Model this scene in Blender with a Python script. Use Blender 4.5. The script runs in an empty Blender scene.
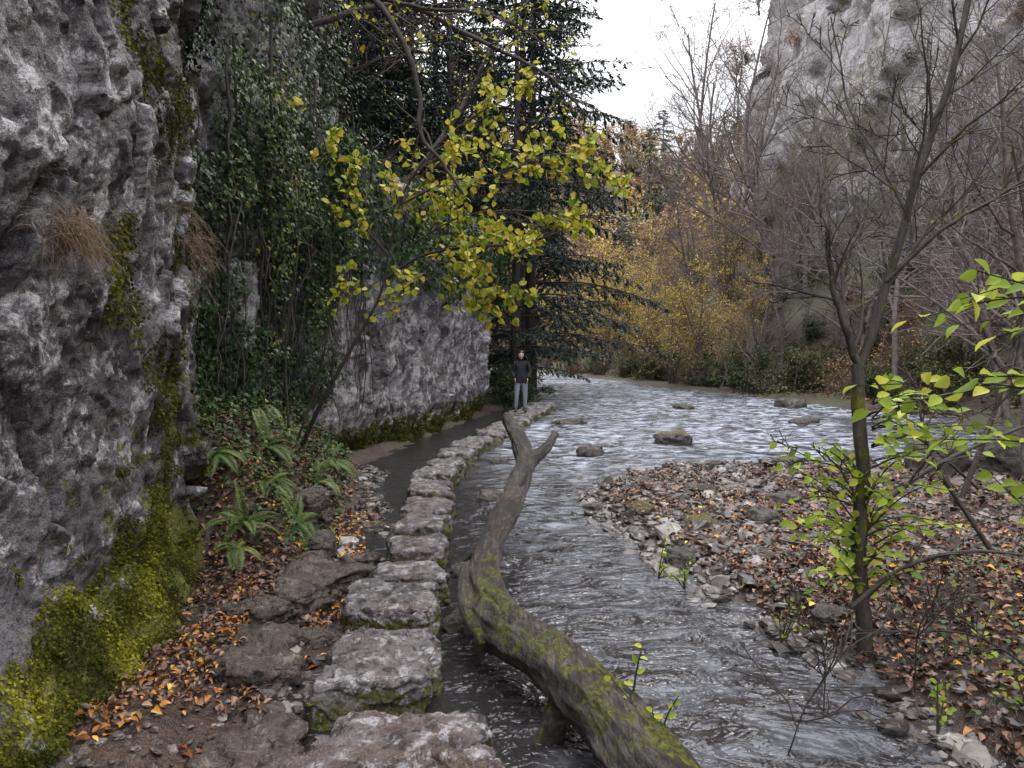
import bpy, math, random, time
import numpy as np
from mathutils import Vector
T0=time.time()
scene=bpy.context.scene
rng=np.random.default_rng(11)
def N(v):
    v=np.asarray(v,float); return v/(np.linalg.norm(v,axis=-1,keepdims=True)+1e-9)
# ---------------------------------------------------------------- noise
def _h(ix,iy,iz,seed):
    h=(ix*374761393+iy*668265263+iz*1274126177+seed*974634777)&0xffffffff
    h=((h^(h>>13))*1274126177)&0xffffffff
    h=((h^(h>>16))*2246822519)&0xffffffff
    return ((h^(h>>15))&0xffffff)/float(0xffffff)
def vnoise(p,seed=0):
    i=np.floor(p).astype(np.int64); f=p-i; f=f*f*(3-2*f); r=0
    for a in (0,1):
        for b in (0,1):
            for c in (0,1):
                w=(f[:,0] if a else 1-f[:,0])*(f[:,1] if b else 1-f[:,1])*(f[:,2] if c else 1-f[:,2])
                r=r+w*_h(i[:,0]+a,i[:,1]+b,i[:,2]+c,seed)
    return r*2-1
def fbm(p,o=4,seed=0,g=.5):
    r=0;a=1.;t=0
    for k in range(o):
        r=r+a*vnoise(p*(2.03**k)+k*17.3,seed+k); t+=a; a*=g
    return r/t
def ridged(p,o=4,seed=0):
    r=0;a=1.;t=0
    for k in range(o):
        r=r+a*(1-2*np.abs(vnoise(p*(2.1**k)+k*7.7,seed+k))); t+=a; a*=.5
    return r/t
def facet(p,seed=0,tilt=1.0):
    i=np.floor(p).astype(np.int64); n=len(p)
    b1=np.full(n,9.);b2=np.full(n,9.);val=np.zeros(n)
    for a in (-1,0,1):
        for b in (-1,0,1):
            for c in (-1,0,1):
                j=i+np.array([a,b,c])
                q=np.stack([_h(j[:,0],j[:,1],j[:,2],seed+s) for s in (1,2,3)],1)
                dlt=p-(j+q); d=np.linalg.norm(dlt,axis=1)
                g=np.stack([_h(j[:,0],j[:,1],j[:,2],seed+s) for s in (4,5,6)],1)-.5
                v=(_h(j[:,0],j[:,1],j[:,2],seed+7)-.5)+tilt*2*(g*dlt).sum(1)
                m=d<b1
                b2=np.where(m,b1,np.minimum(b2,d)); val=np.where(m,v,val); b1=np.where(m,d,b1)
    return val,b2-b1
def sm(t):
    t=np.clip(t,0,1); return t*t*(3-2*t)
# ---------------------------------------------------------------- mesh helpers
def part(v,faces=None,loops=None,totals=None,mat=0,rnd=0.,moss=0.,smooth=True):
    v=np.asarray(v,float)
    if faces is not None:
        faces=np.asarray(faces); loops=faces.ravel(); totals=np.full(len(faces),faces.shape[1])
    n=len(v)
    return dict(v=v,l=np.asarray(loops),t=np.asarray(totals),m=mat,
        rnd=np.broadcast_to(rnd,n).astype(float),moss=np.broadcast_to(moss,n).astype(float),s=smooth)
def build(parts,name,mats):
    parts=[p for p in parts if len(p['v'])]
    me=bpy.data.meshes.new(name)
    V=np.concatenate([p['v'] for p in parts]); off=0; L=[];Tt=[];M=[];S=[]
    for p in parts:
        L.append(p['l']+off); off+=len(p['v']); Tt.append(p['t'])
        M.append(np.full(len(p['t']),p['m'])); S.append(np.full(len(p['t']),p['s']))
    L=np.concatenate(L).astype(np.int32);Tt=np.concatenate(Tt).astype(np.int32)
    M=np.concatenate(M).astype(np.int32);S=np.concatenate(S).astype(bool)
    me.vertices.add(len(V)); me.vertices.foreach_set("co",V.astype(np.float32).ravel())
    me.loops.add(len(L)); me.loops.foreach_set("vertex_index",L)
    me.polygons.add(len(Tt)); st=np.concatenate([[0],np.cumsum(Tt)[:-1]]).astype(np.int32)
    me.polygons.foreach_set("loop_start",st)
    try: me.polygons.foreach_set("loop_total",Tt)
    except Exception: pass
    me.update(calc_edges=True)
    me.polygons.foreach_set("material_index",M); me.polygons.foreach_set("use_smooth",S)
    for k in ('rnd','moss'):
        a=me.attributes.new(k,'FLOAT','POINT'); a.data.foreach_set("value",np.concatenate([p[k] for p in parts]).astype(np.float32))
    for m in mats: me.materials.append(m)
    me.update()
    return me
def obj(name,me,parent=None,loc=(0,0,0),rz=0,s=1):
    o=bpy.data.objects.new(name,me); scene.collection.objects.link(o)
    o.location=loc; o.rotation_euler=(0,0,rz); o.scale=(s,s,s) if np.isscalar(s) else s
    if parent: o.parent=parent
    return o
def empty(name):
    return obj(name,None)
def grid_faces(nr,nc):
    a=np.arange(nr*nc).reshape(nr,nc)
    return np.stack([a[:-1,:-1],a[:-1,1:],a[1:,1:],a[1:,:-1]],-1).reshape(-1,4)
def instances(tv,tl,tt,pos,R,mat=0,rnd=None,moss=0.,smooth=True):
    tv=np.asarray(tv,float); n=len(pos); k=len(tv)
    V=np.einsum('nij,kj->nki',R,tv)+pos[:,None,:]
    L=(np.asarray(tl)[None,:]+np.arange(n)[:,None]*k).ravel()
    Tt=np.tile(tt,n)
    if rnd is None: rnd=rng.random(n)
    return part(V.reshape(-1,3),loops=L,totals=Tt,mat=mat,rnd=np.repeat(rnd,k),moss=np.repeat(np.broadcast_to(moss,n),k),smooth=smooth)
def frames(d,nrm,s):
    y=N(d); x=N(np.cross(y,nrm)); z=np.cross(x,y)
    s=np.asarray(s)
    if s.ndim==1: s=np.stack([s,s,s],1)
    return np.stack([x*s[:,0:1],y*s[:,1:2],z*s[:,2:3]],-1)
def rdir(n): return N(rng.normal(size=(n,3)))
LEAF_Q=([[0,0,0],[.33,.5,.06],[0,1,0],[-.33,.5,.06]],[0,1,2,3],[4])
LEAF_N=([[0,0,0],[0,.33,-.02],[0,.7,-.03],[0,1,-.09],[.27,.2,.04],[.36,.5,.06],[.2,.8,.0],[-.27,.2,.04],[-.36,.5,.06],[-.2,.8,.0]],
        [0,4,1, 4,5,2,1, 5,6,2, 6,3,2, 0,1,7, 7,1,2,8, 8,2,9, 9,2,3],[3,4,3,3,3,4,3,3])
IVY=([[0,0,0],[.32,-.02,.03],[.5,.35,-.03],[.22,.45,.03],[0,1,-.05],[-.22,.45,.03],[-.5,.35,-.03],[-.32,-.02,.03]],
     [0,1,2,3, 0,3,4,5, 0,5,6,7],[4,4,4])
def leaves(T,pos,d,nrm,s,mat=0,rnd=None,moss=0.):
    return instances(T[0],T[1],T[2],pos,frames(d,nrm,s),mat,rnd,moss,True)
def tubes(lines,mat=0,moss=0.,minr=0.):
    Vs=[];Fs=[];off=0;Rn=[]
    for ln in lines:
        P=np.asarray(ln[0],float); r=np.maximum(np.asarray(ln[1],float),minr); r=np.broadcast_to(r,len(P))
        mr=r.max(); k=12 if mr>.08 else (7 if mr>.03 else (5 if mr>.012 else 3))
        t=N(np.gradient(P,axis=0)); ref=np.array([1.,0,0]) if abs(N(P[-1]-P[0])[0])<.7 else np.array([0,1.,0])
        u=N(np.cross(t,ref)); w=np.cross(t,u); a=np.arange(k)*2*math.pi/k
        ring=P[:,None,:]+r[:,None,None]*(np.cos(a)[None,:,None]*u[:,None,:]+np.sin(a)[None,:,None]*w[:,None,:])
        n=len(P); Vs.append(ring.reshape(-1,3)); i=np.arange(n-1)[:,None]*k; j=np.arange(k)[None,:]; j2=(j+1)%k
        Fs.append((np.stack([i+j,i+j2,i+k+j2,i+k+j],-1).reshape(-1,4))+off); off+=n*k
        Rn.append(np.full(n*k,rng.random()))
    return part(np.concatenate(Vs),np.concatenate(Fs),mat=mat,moss=moss,rnd=np.concatenate(Rn))
def spline(pts,n=24):
    P=np.asarray(pts,float); m=len(P); Q=np.vstack([2*P[0]-P[1],P,2*P[-1]-P[-2]]); out=[]
    ts=np.linspace(0,m-1-1e-6,n)
    for t in ts:
        i=int(t);f=t-i;a,b,c,d=Q[i],Q[i+1],Q[i+2],Q[i+3]
        out.append(.5*((2*b)+(-a+c)*f+(2*a-5*b+4*c-d)*f*f+(-a+3*b-3*c+d)*f**3))
    return np.array(out)
def grow(out,p,d,L,r,lvl,P,rg):
    n=max(3,int(L/P['seg'][lvl])); pts=[np.asarray(p,float)]; dd=N(d); step=L/n
    wob=rg.normal(0,P['wob'][lvl],(n,3)); wob[:,2]+=P['trop'][lvl]
    for i in range(n):
        dd=dd+wob[i]; dd=dd/math.sqrt((dd*dd).sum()); pts.append(pts[-1]+dd*step)
    pts=np.array(pts); rad=np.linspace(r,max(r*P['taper'],.003),n+1); out.append((pts,rad,lvl))
    if lvl<P['levels']-1: kids(out,pts,rad,L,lvl,P,rg)
def kids(out,pts,rad,L,lvl,P,rg,k=None):
    n=len(pts)-1; k=k or P['kids'][lvl]; s0=P['start'][lvl]
    for j in range(k):
        t=s0+(1-s0)*(j+rg.random())/k; x=min(t*n,n-1e-3); i=int(x); f=x-i
        q=pts[i]*(1-f)+pts[i+1]*f; dr=N(pts[i+1]-pts[i]); rr=rad[i]*(1-f)+rad[i+1]*f
        ang=math.radians(P['ang'][lvl]+rg.normal(0,10)); per=N(np.cross(dr,rg.normal(size=3)))
        nd=dr*math.cos(ang)+per*math.sin(ang)
        LL=L*P['len'][lvl]*(1-.55*(t-s0)/(1-s0+1e-6))*rg.uniform(.7,1.2)
        grow(out,q,nd,LL,max(rr*P['rr'],.004),lvl+1,P,rg)
def sample_lines(lines,n):
    ln=[l for l in lines]; w=np.array([np.linalg.norm(l[0][-1]-l[0][0]) for l in ln]); c=rng.choice(len(ln),n,p=w/w.sum())
    pos=np.empty((n,3));d=np.empty((n,3))
    for a,i in enumerate(c):
        P=ln[i][0]; t=rng.random()*(len(P)-1-1e-6); k=int(t); f=t-k
        pos[a]=P[k]*(1-f)+P[k+1]*f; d[a]=P[k+1]-P[k]
    return pos,N(d)
# ---------------------------------------------------------------- materials
def nt(name):
    m=bpy.data.materials.new(name); m.use_nodes=True; t=m.node_tree; t.nodes.clear(); return m,t
def nd(t,ty,**k):
    n=t.nodes.new(ty)
    for a,b in k.items(): setattr(n,a,b)
    return n
def noise(t,co,sc,det=4,rough=.6,dist=0.):
    n=nd(t,'ShaderNodeTexNoise'); n.inputs['Scale'].default_value=sc;n.inputs['Detail'].default_value=det
    n.inputs['Roughness'].default_value=rough;n.inputs['Distortion'].default_value=dist
    t.links.new(co,n.inputs['Vector']); return n.outputs['Fac']
def ramp(t,src,stops):
    r=nd(t,'ShaderNodeValToRGB'); e=r.color_ramp.elements
    while len(e)<len(stops): e.new(.5)
    for i,(p,c) in enumerate(stops):
        e[i].position=p; e[i].color=(c,c,c,1) if np.isscalar(c) else (*c,1)
    t.links.new(src,r.inputs[0]); return r.outputs[0]
def mix(t,f,a,b,mode='MIX'):
    m=nd(t,'ShaderNodeMix',data_type='RGBA',blend_type=mode)
    for s,v in ((0,f),(6,a),(7,b)):
        if hasattr(v,'is_output'): t.links.new(v,m.inputs[s])
        else: m.inputs[s].default_value=v if s==0 else (*v,1)
    return m.outputs[2]
def mth(t,op,a,b=0.):
    m=nd(t,'ShaderNodeMath',operation=op)
    for i,v in enumerate((a,b)):
        if hasattr(v,'is_output'): t.links.new(v,m.inputs[i])
        else: m.inputs[i].default_value=v
    return m.outputs[0]
def attr(t,n): return nd(t,'ShaderNodeAttribute',attribute_name=n).outputs['Fac']
def objco(t): return nd(t,'ShaderNodeTexCoord').outputs['Object']
def mapping(t,co,s):
    m=nd(t,'ShaderNodeMapping'); m.inputs['Scale'].default_value=s; t.links.new(co,m.inputs['Vector']); return m.outputs[0]
def bump(t,h,st,dist,prev=None):
    b=nd(t,'ShaderNodeBump'); b.inputs['Strength'].default_value=st; b.inputs['Distance'].default_value=dist
    t.links.new(h,b.inputs['Height'])
    if prev: t.links.new(prev,b.inputs['Normal'])
    return b.outputs[0]
def finish(t,col,rough,nrm=None,spec=.4,trans=0.):
    p=nd(t,'ShaderNodeBsdfPrincipled'); o=nd(t,'ShaderNodeOutputMaterial')
    for k,v in (('Base Color',col),('Roughness',rough),('Specular IOR Level',spec)):
        if hasattr(v,'is_output'): t.links.new(v,p.inputs[k])
        else: p.inputs[k].default_value=(*v,1) if k=='Base Color' else v
    if nrm: t.links.new(nrm,p.inputs['Normal'])
    out=p.outputs[0]
    if trans:
        tr=nd(t,'ShaderNodeBsdfTranslucent'); t.links.new(col,tr.inputs[0]); mx=nd(t,'ShaderNodeMixShader'); mx.inputs[0].default_value=trans
        t.links.new(out,mx.inputs[1]);t.links.new(tr.outputs[0],mx.inputs[2]); out=mx.outputs[0]
    t.links.new(out,o.inputs[0])
def rock_mat(name,dark,mid,light,lich=(.5,.56),mossc=((.035,.04,.008),(.17,.165,.02)),sc=1.,wet=.75,bs=1.,vs=.4,stain_shade=(.37,.44),tint=None):
    m,t=nt(name); co=objco(t)
    b=noise(t,co,3.4*sc,7,.74,.15); c=noise(t,co,30*sc,4,.75); d=noise(t,mapping(t,co,(1,1,vs)),4.5*sc,6,.74,.25)
    a=noise(t,co,.9*sc,4,.65)
    col=ramp(t,a,[(.36,tuple(x*.62 for x in mid)),(.5,mid),(.64,tint or tuple(x*.8 for x in mid))])
    col=mix(t,ramp(t,b,[(lich[0],0.),(lich[1],1.)]),col,light)
    col=mix(t,ramp(t,d,[(stain_shade[0],.95),(stain_shade[1],0.)]),col,dark)  # dark in the bump hollows: crevice shade painted in, along with wet stains
    col=mix(t,.8,col,ramp(t,c,[(.34,.2),(.48,.8),(.6,1.)]),'MULTIPLY')
    mn=mth(t,'ADD',attr(t,'moss'),mth(t,'MULTIPLY',mth(t,'SUBTRACT',noise(t,co,7*sc,4,.7),.5),1.6))
    col=mix(t,ramp(t,mn,[(.42,0.),(.55,1.)]),col,ramp(t,c,[(.35,mossc[0]),(.65,mossc[1])]))
    h=mth(t,'ADD',mth(t,'MULTIPLY',d,1.),mth(t,'ADD',mth(t,'MULTIPLY',b,.5),mth(t,'MULTIPLY',c,.22)))
    finish(t,col,mth(t,'ADD',mth(t,'MULTIPLY',b,.4),wet-.2),bump(t,h,1.,.12*bs),.4)
    return m
M_cliff=rock_mat('limestone_cliff',(.034,.029,.033),(.18,.163,.178),(.56,.55,.58),(.52,.58),wet=.6,stain_shade=(.38,.46),bs=.8,vs=.3)
M_cliff2=rock_mat('limestone_cliff_pale',(.06,.055,.055),(.27,.25,.25),(.62,.60,.62),(.48,.55))
M_cliff3=rock_mat('limestone_crag_haze_tinted',(.27,.24,.245),(.44,.405,.41),(.58,.54,.545),(.46,.64),mossc=((.14,.13,.095),(.24,.215,.145)),sc=.3,bs=1.8)  # crag paled overall: valley haze is mixed into the rock and moss colours
M_stone=rock_mat('worn_limestone',(.05,.04,.038),(.21,.18,.18),(.48,.45,.46),(.51,.59),sc=2.4,wet=.30,bs=.35,vs=1,stain_shade=(.40,.48),tint=(.14,.10,.08))
M_slab=rock_mat('wet_bank_slab',(.03,.023,.019),(.13,.10,.085),(.26,.22,.19),(.54,.63),sc=2.2,wet=.26,bs=.35,vs=1,stain_shade=(.40,.48))
M_boulder=rock_mat('mossy_boulder',(.04,.033,.028),(.12,.105,.09),(.24,.22,.19),(.55,.7),sc=2.5,wet=.4,bs=.35,vs=1)
def leaf_mat(name,stops,rough=.5,trans=.3,spec=.3):
    m,t=nt(name); finish(t,ramp(t,attr(t,'rnd'),stops),rough,None,spec,trans); return m
M_ivy=leaf_mat('ivy_leaf',[(0,(.010,.024,.007)),(.6,(.036,.076,.02)),(.93,(.075,.125,.03)),(1,(.20,.19,.03))],.5,.0,.25)
M_yel=leaf_mat('hazel_leaf',[(0,(.15,.22,.02)),(.45,(.39,.42,.04)),(.85,(.68,.58,.07)),(1,(.40,.25,.03))],.5,.4)
M_green=leaf_mat('fresh_leaf',[(0,(.18,.28,.03)),(.6,(.34,.44,.05)),(1,(.62,.62,.09))],.45,.4)
M_litter=leaf_mat('fallen_leaf',[(0,(.045,.025,.02)),(.4,(.115,.062,.045)),(.7,(.20,.115,.08)),(.9,(.29,.175,.12)),(1,(.42,.18,.04))],.45,0)
M_orange=leaf_mat('wet_orange_leaf',[(0,(.12,.04,.015)),(.5,(.33,.12,.025)),(.85,(.55,.25,.04)),(1,(.62,.42,.06))],.35,0)
M_gold=leaf_mat('gold_leaf',[(0,(.27,.19,.06)),(.5,(.52,.38,.09)),(1,(.78,.60,.14))],.6,.25)
M_rust=leaf_mat('rust_leaf',[(0,(.18,.105,.055)),(.5,(.34,.20,.095)),(1,(.50,.33,.14))],.6,.1)
M_olive=leaf_mat('olive_leaf',[(0,(.03,.042,.018)),(.6,(.085,.095,.035)),(.9,(.18,.16,.06)),(1,(.28,.18,.06))],.6,.1)
M_frust=leaf_mat('haze_tinted_rust_leaf',[(0,(.24,.17,.12)),(.5,(.37,.25,.155)),(1,(.50,.36,.20))],.7,0)  # lighter, greyer rust: distance haze painted into the leaf colour
M_folive=leaf_mat('haze_tinted_olive_leaf',[(0,(.11,.125,.10)),(.6,(.19,.19,.13)),(1,(.28,.24,.15))],.7,0)  # olive greyed likewise, with the haze put into its colour
M_needle=leaf_mat('needles',[(0,(.014,.027,.021)),(.7,(.040,.064,.048)),(1,(.085,.11,.08))],.6,0)
M_mossl=leaf_mat('moss_tuft',[(0,(.025,.03,.008)),(.5,(.10,.105,.014)),(1,(.32,.31,.03))],.8,.2,.1)
M_fern=leaf_mat('fern_leaf',[(0,(.05,.09,.02)),(.6,(.11,.18,.04)),(1,(.24,.26,.07))],.5,.2)
def bark_mat(name,a,b,mossy=True):
    m,t=nt(name); co=objco(t)
    if not mossy:
        finish(t,ramp(t,noise(t,co,6,2),[(.35,a),(.65,b)]),.8,None,.2); return m
    n=noise(t,mapping(t,co,(1,1,.3)),18,5,.7,.3)
    col=ramp(t,n,[(.3,a),(.65,b)])
    mn=mth(t,'ADD',attr(t,'moss'),mth(t,'MULTIPLY',mth(t,'SUBTRACT',noise(t,co,6,4,.7),.5),1.8))
    col=mix(t,ramp(t,mn,[(.45,0.),(.6,1.)]),col,ramp(t,n,[(.35,(.035,.04,.008)),(.65,(.16,.16,.025))]))
    finish(t,col,.75,bump(t,n,.9,.025),.3); return m
M_bark=bark_mat('dark_bark',(.03,.024,.02),(.085,.07,.063))
M_twig=bark_mat('grey_twig',(.095,.077,.073),(.22,.18,.17),False)
m,t=nt('driftwood'); co=objco(t); g1=noise(t,mapping(t,co,(1,.16,1)),30,6,.75,.3); g2=noise(t,co,3.5,5,.7,.3)
col=ramp(t,g1,[(.36,(.014,.010,.008)),(.5,(.075,.058,.048)),(.68,(.19,.16,.14))]); col=mix(t,ramp(t,g2,[(.42,.88),(.55,0.)]),col,(.024,.018,.014))
mn=mth(t,'ADD',attr(t,'moss'),mth(t,'MULTIPLY',mth(t,'SUBTRACT',noise(t,co,5,6,.75),.5),2.2))
col=mix(t,ramp(t,mn,[(.48,0.),(.58,1.)]),col,ramp(t,noise(t,co,40,3),[(.38,(.025,.03,.006)),(.65,(.16,.16,.02))]))
finish(t,col,.42,bump(t,mth(t,'ADD',g1,mth(t,'MULTIPLY',g2,.8)),1.,.05),.5); M_log=m
m,t=nt('forest_floor'); co=objco(t)
a=noise(t,co,.25,4,.6); b=noise(t,co,9,5,.75); c=noise(t,co,40,3,.7)
col=ramp(t,b,[(.3,(.014,.009,.007)),(.5,(.05,.031,.022)),(.7,(.11,.066,.045))])
col=mix(t,mth(t,'MULTIPLY',ramp(t,a,[(.42,0.),(.6,.8)]),attr(t,'moss')),col,ramp(t,c,[(.35,(.04,.05,.022)),(.7,(.13,.13,.06))]))
finish(t,col,mth(t,'ADD',mth(t,'MULTIPLY',attr(t,'moss'),.4),.28),bump(t,mth(t,'ADD',b,mth(t,'MULTIPLY',c,.3)),.9,.05),.45); M_ground=m
m,t=nt('river_gravel'); co=objco(t)
col=ramp(t,attr(t,'rnd'),[(0,(.04,.03,.026)),(.5,(.10,.08,.07)),(.85,(.18,.155,.14)),(1,(.33,.30,.28))])
col=mix(t,.6,col,ramp(t,noise(t,co,35,3,.7),[(.3,.4),(.65,1.)]),'MULTIPLY')
finish(t,col,.38,None,.45); M_gravel=m
# water: dark stained body, ripples reflecting the sky (calmer where 'rnd' is low), broken white flow in the riffles
m,t=nt('river_water'); co=objco(t)
w1=noise(t,mapping(t,co,(1,1.5,1)),2.1,3,.55,.9); w2=noise(t,mapping(t,co,(1,1.4,1)),7.5,3,.55,.6)
hh=mth(t,'MULTIPLY',mth(t,'ADD',w1,mth(t,'MULTIPLY',w2,.30)),attr(t,'rnd'))
nr=bump(t,hh,1.,.21)
tr=nd(t,'ShaderNodeBsdfTransparent'); tr.inputs[0].default_value=(.40,.23,.13,1)
df=nd(t,'ShaderNodeBsdfDiffuse'); df.inputs[0].default_value=(.040,.033,.033,1)
m1=nd(t,'ShaderNodeMixShader'); m1.inputs[0].default_value=.58; t.links.new(tr.outputs[0],m1.inputs[1]);t.links.new(df.outputs[0],m1.inputs[2])
gl=nd(t,'ShaderNodeBsdfGlossy'); gl.inputs['Roughness'].default_value=.17; gl.inputs[0].default_value=(.90,.93,1,1); t.links.new(nr,gl.inputs['Normal'])
fr=nd(t,'ShaderNodeFresnel'); fr.inputs[0].default_value=1.6; t.links.new(nr,fr.inputs['Normal'])
m2=nd(t,'ShaderNodeMixShader'); t.links.new(fr.outputs[0],m2.inputs[0]);t.links.new(m1.outputs[0],m2.inputs[1]);t.links.new(gl.outputs[0],m2.inputs[2])
foam=nd(t,'ShaderNodeBsdfDiffuse'); foam.inputs[0].default_value=(.60,.64,.74,1)
m3=nd(t,'ShaderNodeMixShader')
w4=noise(t,mapping(t,co,(1,1.6,1)),2.2,7,.68,1.0)
fm=mth(t,'MULTIPLY',ramp(t,w4,[(.44,0.),(.66,1.)]),attr(t,'moss'))
t.links.new(fm,m3.inputs[0]);t.links.new(m2.outputs[0],m3.inputs[1]);t.links.new(foam.outputs[0],m3.inputs[2])
o=nd(t,'ShaderNodeOutputMaterial');t.links.new(m3.outputs[0],o.inputs[0]); M_water=m
def flat_mat(name,c,r=.7,v=.3,sc=40):
    m,t=nt(name); n=noise(t,objco(t),sc,4); finish(t,ramp(t,n,[(.3,tuple(x*(1-v) for x in c)),(.7,tuple(min(1,x*(1+v)) for x in c))]),r,bump(t,n,.3,.003)); return m
# ---------------------------------------------------------------- terrain
WATER=np.array([(-1.2,-12),(-1.25,2.5),(-1.32,3.6),(-1.38,4.6),(-1.6,6),(-1.75,8),(-2.1,10),(-2.5,12),(-2.0,16),(-1.2,20),(-.75,22.6),(1.0,27),(1.2,35),(.6,45),(-4,58),(-16,68),(-60,74),
 (-60,90),(-14,86),(-2,74),(3.5,58),(6.5,45),(8.7,34),(10.8,26),(11.5,20),(12,16),(9,13),(6,11.6),(4,11.8),(2.2,11.5),(1.3,10.4),(1.0,9.4),(1.3,7.4),(1.65,5.4),(2.0,4.5),(2.15,3.6),(2.6,2),(3,-12)],float)
LC=[(-2.45,-12),(-2.45,6.0),(-3.5,7),(-3.4,10),(-2.9,12),(-1.95,16),(-1.1,20),(-.75,23),(-1,28),(-3,38),(-9,50),(-25,60),(-90,66)]
LEFT=np.array(LC+[(-300,66),(-300,-60),(-2.45,-60)],float)
RC=[(27,-12),(25,6),(22.5,20),(20.0,35),(17.2,50),(17.4,61),(27,74),(48,92)]
RIGHT=np.array(RC+[(400,100),(400,-60),(27,-60)],float)
def pdist(x,y,poly,closed=True):
    P=np.stack([x,y],1); best=np.full(len(x),1e9); ins=np.zeros(len(x),bool); n=len(poly)
    for i in range(n if closed else n-1):
        a=poly[i]; b=poly[(i+1)%n]; ab=b-a; t=np.clip(((P-a)@ab)/(ab@ab),0,1)
        best=np.minimum(best,((P-a-t[:,None]*ab)**2).sum(1))
        if closed:
            c=(a[1]>y)!=(b[1]>y)
            with np.errstate(divide='ignore',invalid='ignore'): xx=(b[0]-a[0])*(y-a[1])/(b[1]-a[1]+1e-12)+a[0]
            ins^=c&(x<xx)
    return np.sqrt(best),ins
def H(x,y):
    x=np.atleast_1d(np.asarray(x,float)).ravel();y=np.atleast_1d(np.asarray(y,float)).ravel()
    p=np.stack([x,y,np.zeros_like(x)],1)
    dw,inw=pdist(x,y,WATER); dl,inl=pdist(x,y,LEFT); dr,inr=pdist(x,y,RIGHT)
    wob=fbm(p*1.1,4,5)*.28; sd=np.where(inw,-dw,dw)+wob*sm((np.abs(x)+60)/60)
    h=np.where(sd<0,-.32*sm(-sd/1.0)-.1*sm(-sd/5),.13*sm(sd/.35))
    h=np.where((sd<0)&(x<-.6)&(y<9),h*.35,h)
    h=h+np.where(sd>0,.06*fbm(p*2.3,4,9)+.03*fbm(p*9,3,3),.05*fbm(p*3,3,4))
    side_l=(x<0)&(y<60)
    rec=sm((y-5.6)/1.0)*sm((60-y)/3)
    h=h+np.where(side_l&(sd>0),1.05*sm(sd/1.3)*rec*sm((13-y)/3),0)
    side_r=(~inl)&(sd>0)&(~side_l)
    t=sd/(sd+dr+1e-6)
    h=h+np.where(side_r&(y<100),np.where(inr,9,9*np.clip((t-.22)/.78,0,1)**1.15*sm((x+4)/14)),0)
    h=h+np.where(side_r&(y<13),.22*sm((sd-.3)/1.0)*sm((6.5-y)/2.0),0)
    h=h+np.where(inr,28*sm((dr-6.5)/6)*sm((110-y)/40)+dr*.1,0)
    h=h+np.where(inl,4.2*sm((dl-.35)/.5)+np.clip(dl-.8,0,38)*.95,0)
    h=h+np.where(~inl,50*sm((y-92)/115)*sm((y-60)/30),0)
    h=h+fbm(p*.12,4,21)*2.2*sm((np.abs(x)-9)/12)+fbm(p*.5,3,31)*.5*sm((np.abs(x)-6)/8)
    return h
kx=np.arange(math.asinh(-260/3),math.asinh(300/3),.0155); xs=3*np.sinh(kx)+.5
ky=np.arange(math.asinh(-40/4),math.asinh(420/4),.0155); ys=4*np.sinh(ky)+5
X,Y=np.meshgrid(xs,ys); Z=H(X,Y)
obj('ground',build([part(np.stack([X.ravel(),Y.ravel(),Z],1),grid_faces(len(ys),len(xs)),moss=sm((np.hypot(X.ravel(),Y.ravel())-9)/8))],'ground',[M_ground]))
print('terrain',time.time()-T0)
# ---------------------------------------------------------------- water
yy=[-8.]
while yy[-1]<95: yy.append(yy[-1]+max(.03,.006*abs(yy[-1])))
yy=np.array(yy); xx=np.concatenate([np.arange(-60,-4,.8),np.arange(-4,4,.035),np.arange(4,18,.10)])
X,Y=np.meshgrid(xx,yy); x=X.ravel();y=Y.ravel()
pathx=np.interp(y,[0,2,5,8,10,14,18,22],[-.4,-.5,-.83,-.95,-1.05,-.75,.0,.8])
calm=.10+.90*sm((x-pathx-.1)/.8)
amp=(.018+.030*sm((y-6)/9))*calm
wx=x+.35*fbm(np.stack([x*.6,y*.6,0*x],1),2,46); wy=y+.5*fbm(np.stack([x*.7,y*.5,0*x],1),2,47)
z=ridged(np.stack([wx*1.1,wy*1.8,0*x],1),3,40)*amp+fbm(np.stack([wx*3.2,wy*4.2,0*x],1),3,44)*.011*calm
rif=fbm(np.stack([x*.30,y*.16,0*x],1),3,66)
foamf=sm((y-9)/7)*np.clip(.50+1.5*rif,.12,1)
foamf=foamf+.30*sm((y-5.5)/3)*sm((fbm(np.stack([x*.8,y*.5,0*x],1),3,77)+.1)/.3)*(x>-.2)
foamf=np.clip(foamf+.16*sm(x/.3)*sm((y-1.5)/1.5),0,1)*.85*sm((x-pathx)/.6)
obj('river_water',build([part(np.stack([x,y,z],1),grid_faces(len(yy),len(xx)),moss=foamf,rnd=.18+.82*calm)],'river_water',[M_water]))
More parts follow.
